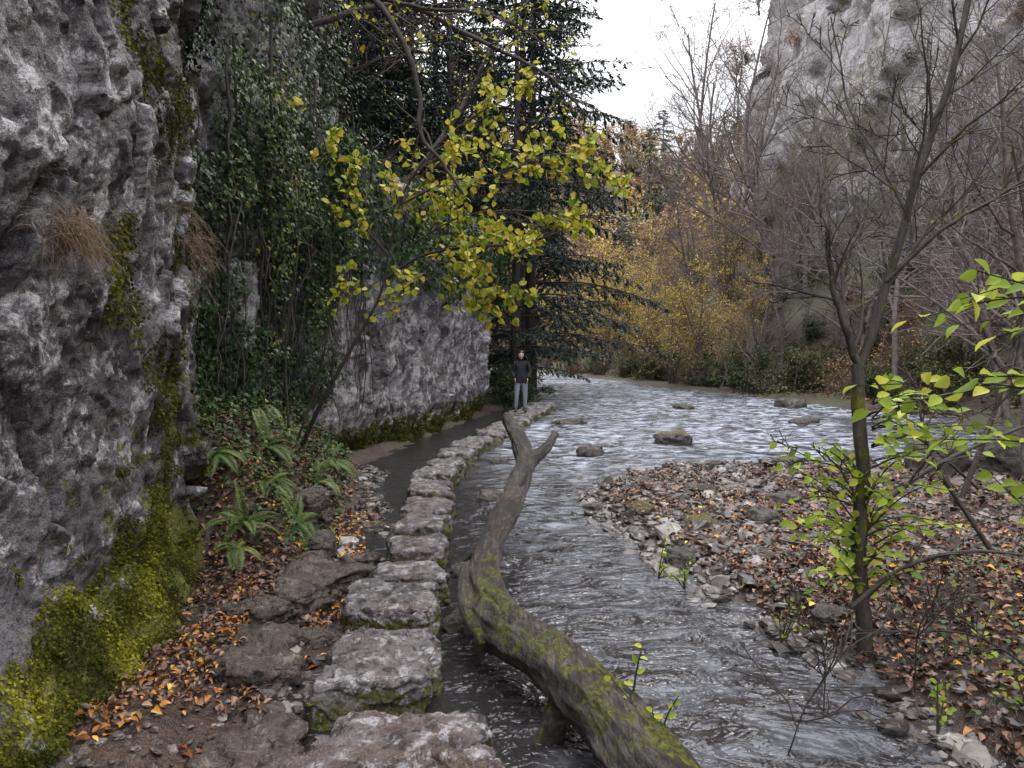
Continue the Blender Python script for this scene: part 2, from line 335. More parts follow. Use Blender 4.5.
# ---------------------------------------------------------------- cliffs
def wall(name,path,z0,z1,res,mat,flip=1,lean=0.,A=(.35,.18,.07,.02),fs=1.6,mossf=None,prof=None):
    P=np.array(path,float); seg=np.r_[0,np.cumsum(np.linalg.norm(np.diff(P,axis=0),axis=1))]
    s=np.arange(0,seg[-1],res); px=np.interp(s,seg,P[:,0]);py=np.interp(s,seg,P[:,1])
    k=max(3,int(.5/res)); ker=np.hanning(k+2)[1:-1];ker/=ker.sum()
    pad=lambda a:np.convolve(np.pad(a,(k,k),'reflect',reflect_type='odd'),ker,'same')[k:-k]
    px=pad(px);py=pad(py)
    tx=np.gradient(px);ty=np.gradient(py);l=np.hypot(tx,ty)+1e-9; nx=ty/l*flip; ny=-tx/l*flip
    zs=np.arange(z0,z1,res); Zg,Sx=np.meshgrid(zs,np.arange(len(s)),indexing='ij')
    bx=px[Sx].ravel();by=py[Sx].ravel();bz=Zg.ravel(); n=np.stack([nx[Sx].ravel(),ny[Sx].ravel(),0*bz],1)
    B=np.stack([bx,by,bz],1)
    off=lean*(bz-z0)
    if prof is not None: off=off+prof(by,bz)
    u=fs/1.6; q=B
    w=np.stack([fbm(q*2.5*u,3,1),fbm(q*2.5*u,3,4),fbm(q*2.5*u,3,7)],1)*.22/u
    f1,c1=facet((q+w)*np.array([.8,.8,.45])*u,50); f2,c2=facet((q+w)*np.array([2.8,2.8,1.7])*u,60)
    f3,c3=facet((q+w*.4)*8.*u,70,.9)
    d=A[0]*fbm(q*.7*u,4,80)+A[1]*f1+A[2]*f2-.3*A[2]*np.exp(-c2*30)-.25*A[1]*np.exp(-c1*30)+A[3]*1.2*f3+A[2]*.8*ridged(q*np.array([3.2,3.2,1.5])*u,5,84)+A[3]*1.5*fbm(q*16*u,4,90,.7)
    V=B+n*(off+d)[:,None]; V[:,2]+=.3*A[1]*fbm(q*2*u,2,88)
    mo=np.zeros(len(V)) if mossf is None else mossf(V)
    obj(name,build([part(V,grid_faces(len(zs),len(s)),moss=mo)],name,[mat]))
    return V,n
def m1f(V):
    return np.clip(.85*sm((.9+.5*fbm(V*1.2,3,7)-V[:,2])/.9)+.36*sm((fbm(V*.8,3,12)-.10)/.3)*sm((3.4-V[:,2])/1.8)+.40*sm((V[:,1]-4.9)/.7),0,1)
prof1=lambda y,z: .16*sm((z-1.0)/2.5)+.22*sm((.7-z)/.8)-.15*sm((z-3.2)/2)
C1,n1=wall('limestone_buttress',[(-2.25,-2.5),(-2.15,1.0),(-2.2,3.0),(-2.4,4.6),(-2.66,5.9),(-3.3,6.6),(-4.2,7.2)],-.3,7.5,.02,M_cliff,A=(.20,.15,.05,.017),mossf=m1f,prof=prof1)
prof2=lambda y,z:-.22*sm((.9-z)/.8)+.12*sm((z-1.5)/2)
def m2f(V): return np.clip(.75*sm((.6+.3*fbm(V*1.5,2,7)-V[:,2])/.5)+.3*sm((V[:,2]-3.4)/1.),0,1)
C2,n2=wall('limestone_cliff',[(-3.9,6.4),(-3.55,8.0),(-3.3,10),(-2.85,12),(-1.95,16),(-1.1,20),(-.72,22.3),(-1.3,24),(-2.8,25)],-.4,5.2,.045,M_cliff2,A=(.28,.18,.07,.03),mossf=m2f,prof=prof2)
C2b,n2b=wall('ivy_crag',[(-4.3,6.0),(-4.1,8),(-3.8,10),(-3.4,12.2),(-3.5,15)],3.8,11,.12,M_cliff2,A=(.4,.3,.1,.03))
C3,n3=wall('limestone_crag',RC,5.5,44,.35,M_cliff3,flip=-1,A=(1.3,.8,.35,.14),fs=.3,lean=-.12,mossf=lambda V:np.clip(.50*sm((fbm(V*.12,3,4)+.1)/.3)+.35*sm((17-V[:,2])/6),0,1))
print('cliffs',time.time()-T0)
# ---------------------------------------------------------------- stones
def cube_t(n):
    g=np.linspace(-1,1,n); a,b=np.meshgrid(g,g); a=a.ravel();b=b.ravel();o=np.ones_like(a); F=grid_faces(n,n); V=[];Fs=[]
    for k,(ax,sg) in enumerate([(0,1),(0,-1),(1,1),(1,-1),(2,1),(2,-1)]):
        v=np.zeros((len(a),3)); v[:,ax]=o*sg; v[:,(ax+1)%3]=a; v[:,(ax+2)%3]=b
        f=F+k*n*n
        Fs.append(f if sg>0 else f[:,::-1]); V.append(v)
    V=np.concatenate(V);Fs=np.concatenate(Fs)
    key=np.round(V*1e4).astype(int); u,idx,inv=np.unique(key,axis=0,return_index=True,return_inverse=True)
    return V[idx],inv.ravel()[Fs]
def rock(pos,size,rz,seed,n=24,pw=5.,A=.10,moss=None,topk=.0,name='boulder',mat=None,tilt=(0,0),ow=1.):
    V,F=cube_t(n); r=(np.abs(V)**pw).sum(1)**(1/pw); V=V/r[:,None]
    nn=N(np.sign(V)*np.abs(V)**(pw-1))
    V=V*np.array(size)/2; q=V+seed*13.7
    th=np.arctan2(V[:,1],V[:,0])
    V[:,:2]*=(1+ow*(.07*np.sin(th*2+seed)+.06*np.sin(th*3+seed*2.3)+.05*np.sin(th*5+seed*1.3)))[:,None]
    s=max(size)
    w=np.stack([fbm(q*4,3,1),fbm(q*4,3,5),fbm(q*4,3,9)],1)*.08
    f1,c1=facet((q+w)*2.4/s,seed,1.3); f2,c2=facet((q+w)*np.array([5,5,11.])/s,seed+5,1.2); f3,c3=facet((q+w)*13/s,seed+9)
    d=A*s*(f1*.5+f2*.30-.14*np.exp(-c2*18)+.3*fbm(q*2.2/s,3,seed)+.10*f3+.26*fbm(q*9/s,5,seed+3,.65))
    top=sm((nn[:,2]-.5)/.3)*topk
    V=V+nn*(d*(1-top))[:,None]
    V[:,2]+=tilt[0]*V[:,0]+tilt[1]*V[:,1]
    c,s_=math.cos(rz),math.sin(rz); R=np.array([[c,-s_,0],[s_,c,0],[0,0,1]]); V=V@R.T+np.array(pos)
    mo=moss(V,nn) if moss else np.zeros(len(V))
    obj(name,build([part(V,F,moss=mo)],name,[mat or M_stone])); return V
side_moss=lambda V,nn: np.clip(.54*(1-np.clip(nn[:,2],0,1)*1.8)*sm((.26-V[:,2])/.12)-.03,0,1)
SS=[(-.40,1.25,.62,.62),(-.46,2.12,.66,.62),(-.53,3.02,.70,.78),(-.74,4.05,.60,.84),(-.83,4.98,.62,.66),(-.81,5.70,.54,.55),(-.83,6.42,.52,.55),(-.89,7.2,.50,.62),(-.95,8.15,.50,.75),(-1.03,9.2,.50,.8),(-1.04,10.25,.52,.8),(-1.01,11.3,.54,.8),(-.96,12.35,.56,.85),(-.84,13.35,.56,.8),(-.65,14.3,.57,.8),(-.45,15.3,.57,.8),(-.25,16.3,.57,.8),(-.07,17.3,.6,.85),(.1,18.4,.62,.85),(.24,19.7,.75,1.),(.5,20.9,.75,.9),(.72,22.,.75,.95),(.95,23.2,.8,.95)]
for i,(x,y,w,l) in enumerate(SS):
    rock((x,y,-.01+.022*math.sin(i*2.1)),(w,l,.48),rng.uniform(-.16,.16),100+i*7,72 if y<6 else (30 if y<12 else 16),9,.10,side_moss,.45,'stepping_stone',None,(rng.normal(0,.035),rng.normal(0,.035)))
mossy=lambda V,nn: np.clip(.1+.5*nn[:,2],0,1)
midm=lambda V,nn: np.clip(-.1+.35*nn[:,2]*(V[:,2]>.1),0,1)
for i,(x,y,z,w,l,h,rz,tl) in enumerate([(-1.58,4.35,.04,.62,.62,.24,.3,.0),(-1.48,5.55,.10,.48,.75,.28,-.5,-.15),(-1.2,3.3,.0,.42,.6,.18,.3,.0),(-1.85,3.25,.05,.5,.4,.16,1.,0),(-1.75,6.6,.10,.3,.4,.28,.2,0),(-1.15,2.5,.0,.5,.5,.2,.4,0),(-2.0,7.3,.3,.3,.35,.4,.7,.2),(-1.35,6.5,.0,.3,.25,.15,.3,0),(-1.75,5.0,.08,.4,.35,.2,1.2,0),(-.17,2.95,.06,.24,.3,.36,.3,0),(-1.25,4.75,.0,.28,.22,.16,.3,0)]):
    rock((x,y,z),(w,l,h),rz,300+i*11,36,5,.12,midm,.3,'bank_slab',M_slab if i!=9 else M_stone,(tl,0),2)
for i,(x,y,z,w,l,h) in enumerate([(3.26,14.9,.05,.75,.6,.42),(1.42,13.4,.0,.55,.45,.32),(1.45,19.0,-.02,.9,.6,.22),(9.3,24.5,.05,1.2,.9,.5),(1.45,8.1,.05,.42,.35,.3),(1.9,7.4,.08,.36,.4,.28),(1.35,8.9,.0,.34,.3,.22),(2.3,9.1,.12,.34,.34,.25),(6.3,10.9,.2,1.0,.8,.8),(7.2,10.5,.3,.8,.8,.7),(4.6,12.2,.0,.6,.4,.3),(5.4,11.6,.1,.6,.5,.4),(-.28,9.4,-.03,.4,.3,.22),(-.2,12.5,-.02,.4,.3,.2),(1.5,6.5,.03,.3,.25,.2),(7.5,19,.0,.8,.6,.3),(5.6,24,.0,.8,.6,.3),(2.15,4.9,.08,.3,.25,.22),(1.75,9.9,.05,.5,.4,.28),(-.32,5.0,.0,.28,.25,.2),(-.40,6.2,.0,.22,.25,.18),(2.6,7.6,.12,.35,.3,.25),(3.2,8.6,.12,.4,.3,.25),(2.1,6.2,.1,.28,.26,.2)]):
    rock((x,y,z),(w,l,h),i*1.3,500+i*9,18,3.2,.13,mossy if i in(0,4,5,8,9,10) else midm,0.,'river_boulder',M_boulder)
print('rocks',time.time()-T0)
tv,tf=cube_t(4); tv=tv/((np.abs(tv)**3).sum(1)**(1/3))[:,None]; tv=tv+.12*rng.normal(size=tv.shape); tv[:,2]*=.42
def scatter(n,xr,yr,cond):
    x=rng.uniform(*xr,n*3);y=rng.uniform(*yr,n*3); dw,ins=pdist(x,y,WATER); k=cond(x,y,np.where(ins,-dw,dw)); x=x[k][:n];y=y[k][:n]
    return x,y
def gnd_n(n,s=.35):
    v=rng.normal(0,s,(n,3)); v[:,2]=1; return N(v)
def gravel(n,xr,yr,cond,sz,zoff=0):
    x,y=scatter(n,xr,yr,cond); k=len(x); s=np.minimum(np.exp(rng.normal(math.log(sz),.45,k)),sz*2.2); z=H(x,y)+s*.12+zoff
    d=rdir(k); d[:,2]*=.3
    return instances(tv,tf.ravel(),np.full(len(tf),4),np.stack([x,y,z],1),frames(d,gnd_n(k,.25),np.stack([s,s*rng.uniform(.6,1.1,k),s*rng.uniform(.7,1.2,k)],1)),smooth=False)
obj('gravel_bar_stones',build([gravel(7500,(.8,7),(4.6,12.2),lambda x,y,s:(s>-.3)&(x>.5)&((y>5.4)|(s<.4)),.034),gravel(500,(1.6,3.2),(2.4,4.8),lambda x,y,s:(s>-.2)&(s<.5),.022),gravel(800,(.8,7),(5.5,12.2),lambda x,y,s:(s>-.35)&(s<2.)&(x>.5),.06),
   gravel(1500,(6,13),(8,16),lambda x,y,s:(s>-.3),.06)],'gravel',[M_gravel]))
obj('riverbed_pebbles',build([gravel(4500,(-2.6,2.2),(2,12),lambda x,y,s:(s<0),.045),gravel(1500,(-2.4,-.9),(1.5,9),lambda x,y,s:(s>-.1),.016)],'pebbles',[M_gravel]))
def litter(n,xr,yr,cond,sz,mat,zo=.02,T=LEAF_N,sp=.45,flo=False):
    x,y=scatter(n,xr,yr,cond); k=len(x); z=(np.maximum(H(x,y),.0) if flo else H(x,y))+zo+rng.random(k)*.03
    d=rdir(k); d[:,2]*=.25
    s=sz*rng.uniform(.5,1.3,k); s=np.stack([s*rng.uniform(.6,1.1,k),s,s*rng.uniform(1,5,k)],1)
    return leaves(T,np.stack([x,y,z],1),d,gnd_n(k,sp),s,mat)
ns=lambda x,y,f,sd:fbm(np.stack([x*f,y*f,0*x],1),3,sd)
obj('leaf_litter',build([litter(13000,(.9,8),(2.,12.2),lambda x,y,s:(s>.12)&(x>.5)&(ns(x,y,1.6,9)>-.18+.2*(s<.6)),.05,0,.03,sp=.6),
  litter(9000,(1.8,5),(2.,6.2),lambda x,y,s:(s>.06)&(x>.5),.05,0,.02,sp=.6),
  litter(900,(1.2,5),(2.,9),lambda x,y,s:(s>.1)&(x>.5),.05,1,.05,sp=.6),
  litter(3000,(-2.6,-.9),(1.5,6.5),lambda x,y,s:(s>-.05)&(x<0)&(ns(x,y,2.5,19)>-.1),.045,0,sp=.5),
  litter(2600,(-2.6,-.9),(1.5,8.5),lambda x,y,s:(s>-.3)&(s<1.2)&(x<0)&(ns(x,y,2.2,29)>-.05),.046,1,.012,sp=.3,flo=True),
  litter(5500,(-3.5,-1.6),(5.5,12),lambda x,y,s:(s>.02)&(x<0),.055,0),
  litter(9000,(5,22),(8,34),lambda x,y,s:(s>.1)&(x>3),.12,0,T=LEAF_Q)],'litter',[M_litter,M_orange]))
# ---------------------------------------------------------------- driftwood log
lp=spline([(.80,2.3,.10),(.60,2.78,.20),(.43,3.3,.24),(.19,3.9,.26),(-.06,4.3,.29),(-.19,4.75,.37),(-.15,5.4,.48),(.0,6.3,.62),(.12,7.2,.78),(.08,7.9,.93),(-.06,8.5,1.12)],170)
def bigtube(P,r,k=36,seed=3,A=.12):
    t=N(np.gradient(P,axis=0)); u=N(np.cross(t,np.array([0,0,1.]))); w=np.cross(t,u); a=np.arange(k)*2*math.pi/k; n=len(P)
    dirs=(np.cos(a)[None,:,None]*u[:,None,:]+np.sin(a)[None,:,None]*w[:,None,:])
    base=P[:,None,:]+dirs*r[:,None,None]; s=np.r_[0,np.cumsum(np.linalg.norm(np.diff(P,axis=0),axis=1))]
    tw=a[None,:]+s[:,None]*.6
    q=np.stack([np.cos(tw)*1.2,np.sin(tw)*1.2,s[:,None]*1.9+0*tw],-1).reshape(-1,3)
    q2=np.stack([np.cos(tw)*4,np.sin(tw)*4,s[:,None]*1.2+0*tw],-1).reshape(-1,3)
    d=A*fbm(q*1.2,4,seed)*2.8+A*1.3*ridged(q2,5,seed+4)
    V=base.reshape(-1,3)+dirs.reshape(-1,3)*(d*np.repeat(r,k))[:,None]
    j=np.arange(k)[None,:];j2=(j+1)%k
    V=V.reshape(n,k,3); V=np.concatenate([np.repeat(P[None,0:1],k,1)-t[0]*.02,V,np.repeat(P[None,-1:],k,1)+t[-1]*.05],0).reshape(-1,3)
    n+=2; i=np.arange(n-1)[:,None]*k; F=np.stack([i+j,i+j2,i+k+j2,i+k+j],-1).reshape(-1,4)
    nz=np.r_[np.zeros(k),dirs[...,2].ravel(),np.zeros(k)]
    return V,F,nz
u=np.linspace(0,1,170); rr=np.interp(u,[0,.15,.3,.42,.5,.6,.8,.93,1],[.155,.155,.135,.135,.112,.092,.088,.08,.06])
V,F,nz=bigtube(lp,rr,60); mo=np.clip(.50*sm((5.8-V[:,1])/1.5)*(.6+.5*nz)-.02,0,1)
parts=[part(V,F,moss=mo)]
for pts,n_,r0,r1,k,sd_,ms in [([(.10,7.05,.74),(.22,7.35,.83),(.36,7.6,.90),(.47,7.95,1.0)],24,.078,.035,18,8,0),([(-.10,4.2,.22),(-.27,4.5,.33),(-.31,4.85,.45)],20,.09,.035,18,9,.5),
    ([(.3,3.7,.2),(.2,3.55,.05),(.1,3.5,-.15)],12,.08,.05,14,10,.5),([(-.15,5.2,.45),(-.25,5.35,.42),(-.33,5.4,.36)],10,.04,.012,12,12,.2),([(.02,6.4,.66),(.10,6.45,.76),(.13,6.5,.82)],8,.03,.010,12,13,0)]:
    P=spline(pts,n_); V,F,nz=bigtube(P,np.linspace(r0,r1,n_),k,sd_); parts.append(part(V,F,moss=ms))
obj('driftwood_log',build(parts,'driftwood_log',[M_log]))
sp=spline([(1.0,3.0,-.3),(1.0,3.02,-.02),(1.01,3.03,.10)],14); V,F,nz=bigtube(sp,np.array(np.linspace(.12,.075,14)),20,21,.3)
obj('tree_stump',build([part(V,F,moss=.5)],'tree_stump',[M_log]))
# ---------------------------------------------------------------- moss tufts
def on_surface(V,n,k,cond,off=(.0,.03)):
    idx=np.nonzero(cond(V))[0]; i=rng.choice(idx,k); return V[i]+n[i]*rng.uniform(*off,(k,1))+rng.normal(0,.012,(k,3)),n[i]
ps=[]
pos,nn=on_surface(C1,n1,46000,lambda V:(V[:,1]<6.4)&(V[:,1]>1)&(V[:,2]>-.1)&(V[:,2]<.8+.7*fbm(V*1.2,3,7))&(fbm(V*3,3,99)>-.14))
k=len(pos); ps.append(leaves(LEAF_Q,pos,nn*.6+rng.normal(0,.5,(k,3))+[0,0,-.5],nn+rng.normal(0,.4,(k,3)),rng.uniform(.012,.026,k),0,rnd=np.clip(.42+1.2*fbm(pos*2.2,3,6)+rng.normal(0,.12,k),0,1)))
pos,nn=on_surface(C1,n1,11000,lambda V:(V[:,1]<6.4)&(V[:,1]>3.3)&(V[:,2]>.8)&(V[:,2]<4)&(fbm(V*1.6,3,12)>.20-.25*sm((V[:,1]-4.9)/.6)))
k=len(pos); ps.append(leaves(LEAF_Q,pos,nn*.5+rng.normal(0,.4,(k,3))+[0,0,-.7],nn+rng.normal(0,.4,(k,3)),rng.uniform(.015,.035,k),0,rnd=np.clip(.22+.6*fbm(pos*2.2,3,6)+rng.normal(0,.12,k),0,1)))
pos,nn=on_surface(C2,n2,9000,lambda V:(V[:,1]>9)&(V[:,2]>0)&(V[:,2]<.6))
k=len(pos); ps.append(leaves(LEAF_Q,pos,nn*.4+rng.normal(0,.4,(k,3))+[0,0,-.7],nn,rng.uniform(.04,.08,k),0,rnd=rng.random(k)*.6))
obj('moss',build(ps,'moss',[M_mossl]))
def grass(c,n,L,spread,d0,mat,droop=.7):
    out=[]
    for i in range(n):
        p=np.array(c)+rng.normal(0,1,3)*spread; d=N(np.array(d0)+rng.normal(0,.3,3)); l=L*rng.uniform(.4,1.1)
        P=[p]
        for j in range(5): d=N(d+[0,0,-droop*.45]); P.append(P[-1]+d*l/5)
        out.append((np.array(P),np.linspace(.0022,.0008,6)))
    return tubes(out,mat)
m_dry=flat_mat('dry_grass',(.14,.09,.05))
obj('grass_tuft',build([grass((-1.87,3.15,2.40),260,.20,np.array([.03,.08,.05]),(.3,0,.2),0,1.),grass((-2.1,4.9,2.6),140,.22,np.array([.03,.1,.1]),(.3,0,.1),0,1.)],'grass',[m_dry]))
# ---------------------------------------------------------------- ivy curtains
def ivy_on(V,n,k,cond,off,sz,T=IVY,mat=0,dark=0.):
    idx=np.nonzero(cond(V))[0]; i=rng.choice(idx,k); p=V[i]; nn=n[i]
    cl=np.clip(.5+1.3*fbm(p*np.array([1.6,1.6,.8]),3,33),0,1)
    p=p+nn*(off[0]+(off[1]-off[0])*cl*rng.random(k)**.5)[:,None]+rng.normal(0,.05,(k,3))
    d=np.array([0,0,-1.])+rng.normal(0,.45,(k,3))+nn*.25; nr=nn+rng.normal(0,.38,(k,3))+[0,0,.35]
    return leaves(T,p,d,nr,rng.uniform(.6,1.3,k)*sz,mat,rnd=np.clip(rng.random(k)*(.25+1.0*cl)-dark,0,1))
parts=[ivy_on(C2,n2,28000,lambda V:(V[:,1]<11.5)&(V[:,2]>1.1)&(fbm(V*.9,2,71)>-.35),(.02,.55),.055),
  ivy_on(C2b,n2b,24000,lambda V:(V[:,2]>3.8),(.05,.85),.065),
  ivy_on(C1,n1,7000,lambda V:(V[:,1]>5.7)&(V[:,2]>1.2)&(fbm(V*1.1,2,51)>-.1),(.0,.18),.045),
  ivy_on(C2,n2,16000,lambda V:(V[:,1]>11)&(V[:,2]>3.3+.9*fbm(V*np.array([.8,.8,.3]),2,17)),(.02,.6),.085)]
st=[]
for i in range(60):
    y0=rng.uniform(7,12.5); x0=np.interp(y0,[6.4,8,10,12,13],[-3.6,-3.35,-3.05,-2.6,-2.4])+rng.uniform(-.05,.3); z0=rng.uniform(3.,6); n=16
    P=np.stack([x0+np.cumsum(rng.normal(0,.035,n)),y0+np.cumsum(rng.normal(0,.07,n)),np.linspace(z0,rng.uniform(.7,2.0),n)],1); st.append((P,np.linspace(.02,.006,n)*rng.uniform(.3,1.1)))
parts.append(tubes(st,1))
obj('ivy',build(parts,'ivy',[M_ivy,M_bark]))
print('ivy',time.time()-T0)
def fern(pos,nf,L,mat=0,bias=(0,0,0)):
    out=[];rb=[]
    for f in range(nf):
        az=rng.uniform(0,2*math.pi); el=rng.uniform(.5,1.1); d=N(np.array([math.cos(az)*math.cos(el),math.sin(az)*math.cos(el),math.sin(el)])+np.array(bias)); l=L*rng.uniform(.7,1.1); n=26; P=[np.array(pos,float)]
        for j in range(n): d=N(d+[0,0,-.075]); P.append(P[-1]+d*l/n)
        P=np.array(P); rb.append((P,np.linspace(.003,.001,n+1))); tt=N(np.gradient(P,axis=0)); sd=N(np.cross(tt,[0,0,1.])); up=np.cross(sd,tt)
        w=l*.20*np.sin(np.linspace(.12,1,n+1)**.7*math.pi)**.8+.004
        for s in (1,-1):
            out.append(leaves(LEAF_Q,P[2:],sd[2:]*s+tt[2:]*.35-up[2:]*.15,up[2:],np.stack([np.full(n-1,l/n*1.25),w[2:],w[2:]],1),mat,rnd=np.full(n-1,rng.random())))
    return out+[tubes(rb,mat)]
for i,(x,y,nf,L) in enumerate([(-2.15,5.9,11,.42),(-2.3,6.9,12,.42),(-1.95,6.6,11,.38),(-2.55,7.6,12,.45),(-2.2,8.2,11,.42),(-2.05,5.4,8,.3),(-2.7,8.6,10,.5),(-2.6,6.4,11,.45),(-2.35,9.4,9,.5),(-2.6,10.5,9,.5),(-2.0,7.5,10,.35)]):
    z=float(H(x,y)[0]); obj('fern',build(fern((x,y,z+.03+(.25 if y<6 else 0)),nf,L,0,(.35,-.2,0)),'fern',[M_fern]))
x,y=scatter(6500,(-3.5,-1.75),(6,12),lambda x,y,s:(s>.12)&(x<0)); k=len(x)
p=np.stack([x,y,H(x,y)+rng.uniform(.0,.22,k)],1)
obj('bank_undergrowth',build([leaves(IVY,p,rdir(k)*[1,1,.4]+[.3,0,-.3],gnd_n(k,.6),rng.uniform(.03,.055,k))],'bank_undergrowth',[M_ivy]))
# ---------------------------------------------------------------- trees
def treemesh(name,seed,P,h,r,nl,lsz,lmat,T=LEAF_Q,lean=(0,0),stems=1,minr=.007,wood=None,mossb=.2):
    rg=np.random.default_rng(seed); L=[]
    for s in range(stems):
        d=np.array([lean[0],lean[1],1.])+(rg.normal(0,.22,3)*(stems>1)); grow(L,(rg.normal(0,.12)*(stems>1),rg.normal(0,.12)*(stems>1),-.4),d,h*(1 if s==0 else rg.uniform(.7,1)),r,0,P,rg)
    ps=[tubes(L,0,mossb,minr)]
    if nl:
        tw=[l for l in L if l[2]>=P['levels']-2]; pos,dd=sample_lines(tw,nl); n=len(pos); pos=pos+rng.normal(0,lsz*.6,(n,3))
        ps.append(leaves(T,pos,dd+rng.normal(0,.7,(n,3))+[0,0,-.4],rng.normal(0,.6,(n,3))+[0,0,1],rng.uniform(.6,1.3,n)*lsz,1))
    return build(ps,name,[wood or M_twig]+([lmat] if lmat else []))
BARE=dict(seg=[.7,.5,.4,.35],wob=[.07,.13,.18,.2],trop=[.02,.03,.03,.02],taper=.25,levels=4,kids=[15,7,5],start=[.22,.15,.1],ang=[48,42,38],len=[.5,.5,.5],rr=.5)
YEL=dict(seg=[.6,.5,.4],wob=[.07,.14,.2],trop=[.02,.03,.02],taper=.25,levels=3,kids=[20,10],start=[.15,.15],ang=[50,45],len=[.46,.5],rr=.5)
bare=[treemesh('bare_tree',s,BARE,h,.12,0,0,None,stems=st_) for s,h,st_ in ((1,11,1),(2,9,2),(3,12,1))]
gold=[treemesh('gold_tree',s,YEL,h,.10,n,.13,M_gold,stems=st_) for s,h,n,st_ in ((11,8,4600,2),(12,9,2800,3))]
rust=[treemesh('rust_tree',s,YEL,h,.12,n,.17,M_rust,stems=st_) for s,h,n,st_ in ((21,10,4000,1),(22,9,2500,2))]
olive=[treemesh('olive_tree',s,YEL,h,.12,n,.15,M_olive,stems=st_) for s,h,n,st_ in ((31,10,7000,1),(32,8,5500,2))]
FAR=dict(seg=[1.,.8],wob=[.06,.15],trop=[.02,.04],taper=.25,levels=2,kids=[26],start=[.15],ang=[48],len=[.42],rr=.45)
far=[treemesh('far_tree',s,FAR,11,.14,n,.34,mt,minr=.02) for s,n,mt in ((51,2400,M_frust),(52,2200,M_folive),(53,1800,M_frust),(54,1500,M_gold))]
SH=dict(seg=[.3,.25,.2],wob=[.15,.2,.2],trop=[-.02,-.03,-.02],taper=.3,levels=3,kids=[8,5],start=[.15,.1],ang=[50,45],len=[.5,.5],rr=.5)
shr=[treemesh('shrub',s,SH,1.9,.02,n,.08,mt,stems=8,minr=.004) for s,n,mt in ((41,3600,M_olive),(42,1400,M_rust),(43,4200,M_ivy),(44,0,None),(45,2000,M_olive))]
def conifer(seed,h,bl,dens,gap):
    rg=np.random.default_rng(seed); L=[(np.stack([rg.normal(0,.02,20).cumsum(),rg.normal(0,.02,20).cumsum(),np.linspace(-.5,h,20)],1),np.linspace(.22,.02,20))]; tw=[]
    z=1.2
    while z<h-.2:
        for b in range(4):
            az=rg.uniform(0,2*math.pi); l=bl*(1-z/h)**.55*rg.uniform(.45,1.2)+.25; d=np.array([math.cos(az),math.sin(az),.12]); P=[np.array([0,0,z])]
            for j in range(9): d=N(d+[0,0,-.045]+rg.normal(0,.04,3)); P.append(P[-1]+d*l/9)
            P=np.array(P); L.append((P,np.linspace(.035,.008,10)))
            for j in range(3,10):
                for s in (1,-1):
                    sd=N(np.cross(d,[0,0,1.]))*s; q=P[j]; l2=l*.26*(1.15-j/10)*rg.uniform(.6,1.1)+.1; dd=N(sd+d*.6+[0,0,-.15]); tw.append((np.stack([q,q+dd*l2*.5+[0,0,-.02*l2],q+dd*l2+[0,0,-.16*l2]]),np.full(3,.006)))
        z+=rg.uniform(.7,1.1)*gap
    n=int(dens*len(tw)/6); pos,dd=sample_lines(tw,n)
    return build([tubes(L,0,.1),leaves(LEAF_Q,pos,dd+rng.normal(0,.45,(n,3))+[0,0,-.2],rng.normal(0,.3,(n,3))+[0,0,1],np.stack([rng.uniform(.05,.09,n)*1.1,rng.uniform(.10,.20,n),rng.uniform(.1,.2,n)],1),1)],'conifer',[M_bark,M_needle])
con=[conifer(61,19,4.4,150,.68),conifer(62,13,3.2,110,.5)]
print('trees',time.time()-T0)
def put(me,name,x,y,s,par=None,rz=None,dz=0):
    return obj(name,me,par,(x,y,float(H(x,y)[0])+dz),rng.uniform(0,6.28) if rz is None else rz,s)
def pick(l): return l[rng.integers(len(l))]
def inwater(x,y): return bool(pdist(np.array([x]),np.array([y]),WATER)[1][0])
W=empty('hillside_woodland')
for i in range(22):
    y=rng.uniform(14,60); e=np.interp(y,[14,20,26,34,45,53,60],[12.5,12.3,11.5,9.5,7.5,6,3]); x=e+1+rng.random()*(18-e)
    if x/y<.36: continue
    put(pick(bare),'bare_tree',x,y,rng.uniform(.6,1.),W)
for (x,y,s,k) in [(11.5,17.5,.8,1),(12.5,24,.9,2),(14.5,23,1.,1),(16,27,1.,2),(13.3,29,.95,1),(17.5,22,.9,0),(14.5,33,1.,2),(12.8,14,.7,2),(15,38,1.1,0),(15,44,1.4,2),(14.8,50,1.6,1),(15.6,56,1.7,0),(14.2,40,1.2,2),(12.0,33,.8,0),(16.8,62,1.9,2)]:
    put(bare[k],'bare_tree',x,y,s,W)
for (x,y,s,k) in [(8.6,40,.72,1),(9.8,37,.8,0),(8.0,46,.85,0),(10.5,42,1.,2),(6.6,54,.9,1),(12,38,.7,0),(6.5,60,1.,0),(8.5,52,1.1,0),(4.4,68,1.1,1),(11.5,47,1.1,2),(8.2,60,1.2,0),(13,44,.9,1),(10.8,33,.6,2),(9.9,35,.5,1),(3.0,70,1.2,0),(10.5,56,1.2,0)]:
    put((gold+[bare[1]])[k],'autumn_tree',x,y,s*.95,W)
for i in range(60):
    y=rng.uniform(60,105); x=rng.uniform(-14,.38*y)
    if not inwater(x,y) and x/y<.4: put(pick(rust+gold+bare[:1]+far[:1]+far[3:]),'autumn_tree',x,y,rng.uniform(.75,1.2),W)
for i in range(240):
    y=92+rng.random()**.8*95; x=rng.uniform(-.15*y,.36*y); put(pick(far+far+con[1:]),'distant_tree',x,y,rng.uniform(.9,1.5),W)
for i in range(60):
    y=rng.uniform(14,64); xw=np.interp(y,[6,20,35,50,61],[25,22.5,20.0,17.2,17.4])
    o=put(pick(bare+rust[1:]+shr[:2]*2+shr[4:]),'ledge_tree',xw,y,rng.uniform(.4,.8),W); o.location.z=rng.uniform(9,38); o.location.x=xw-.5+.12*(o.location.z-6)
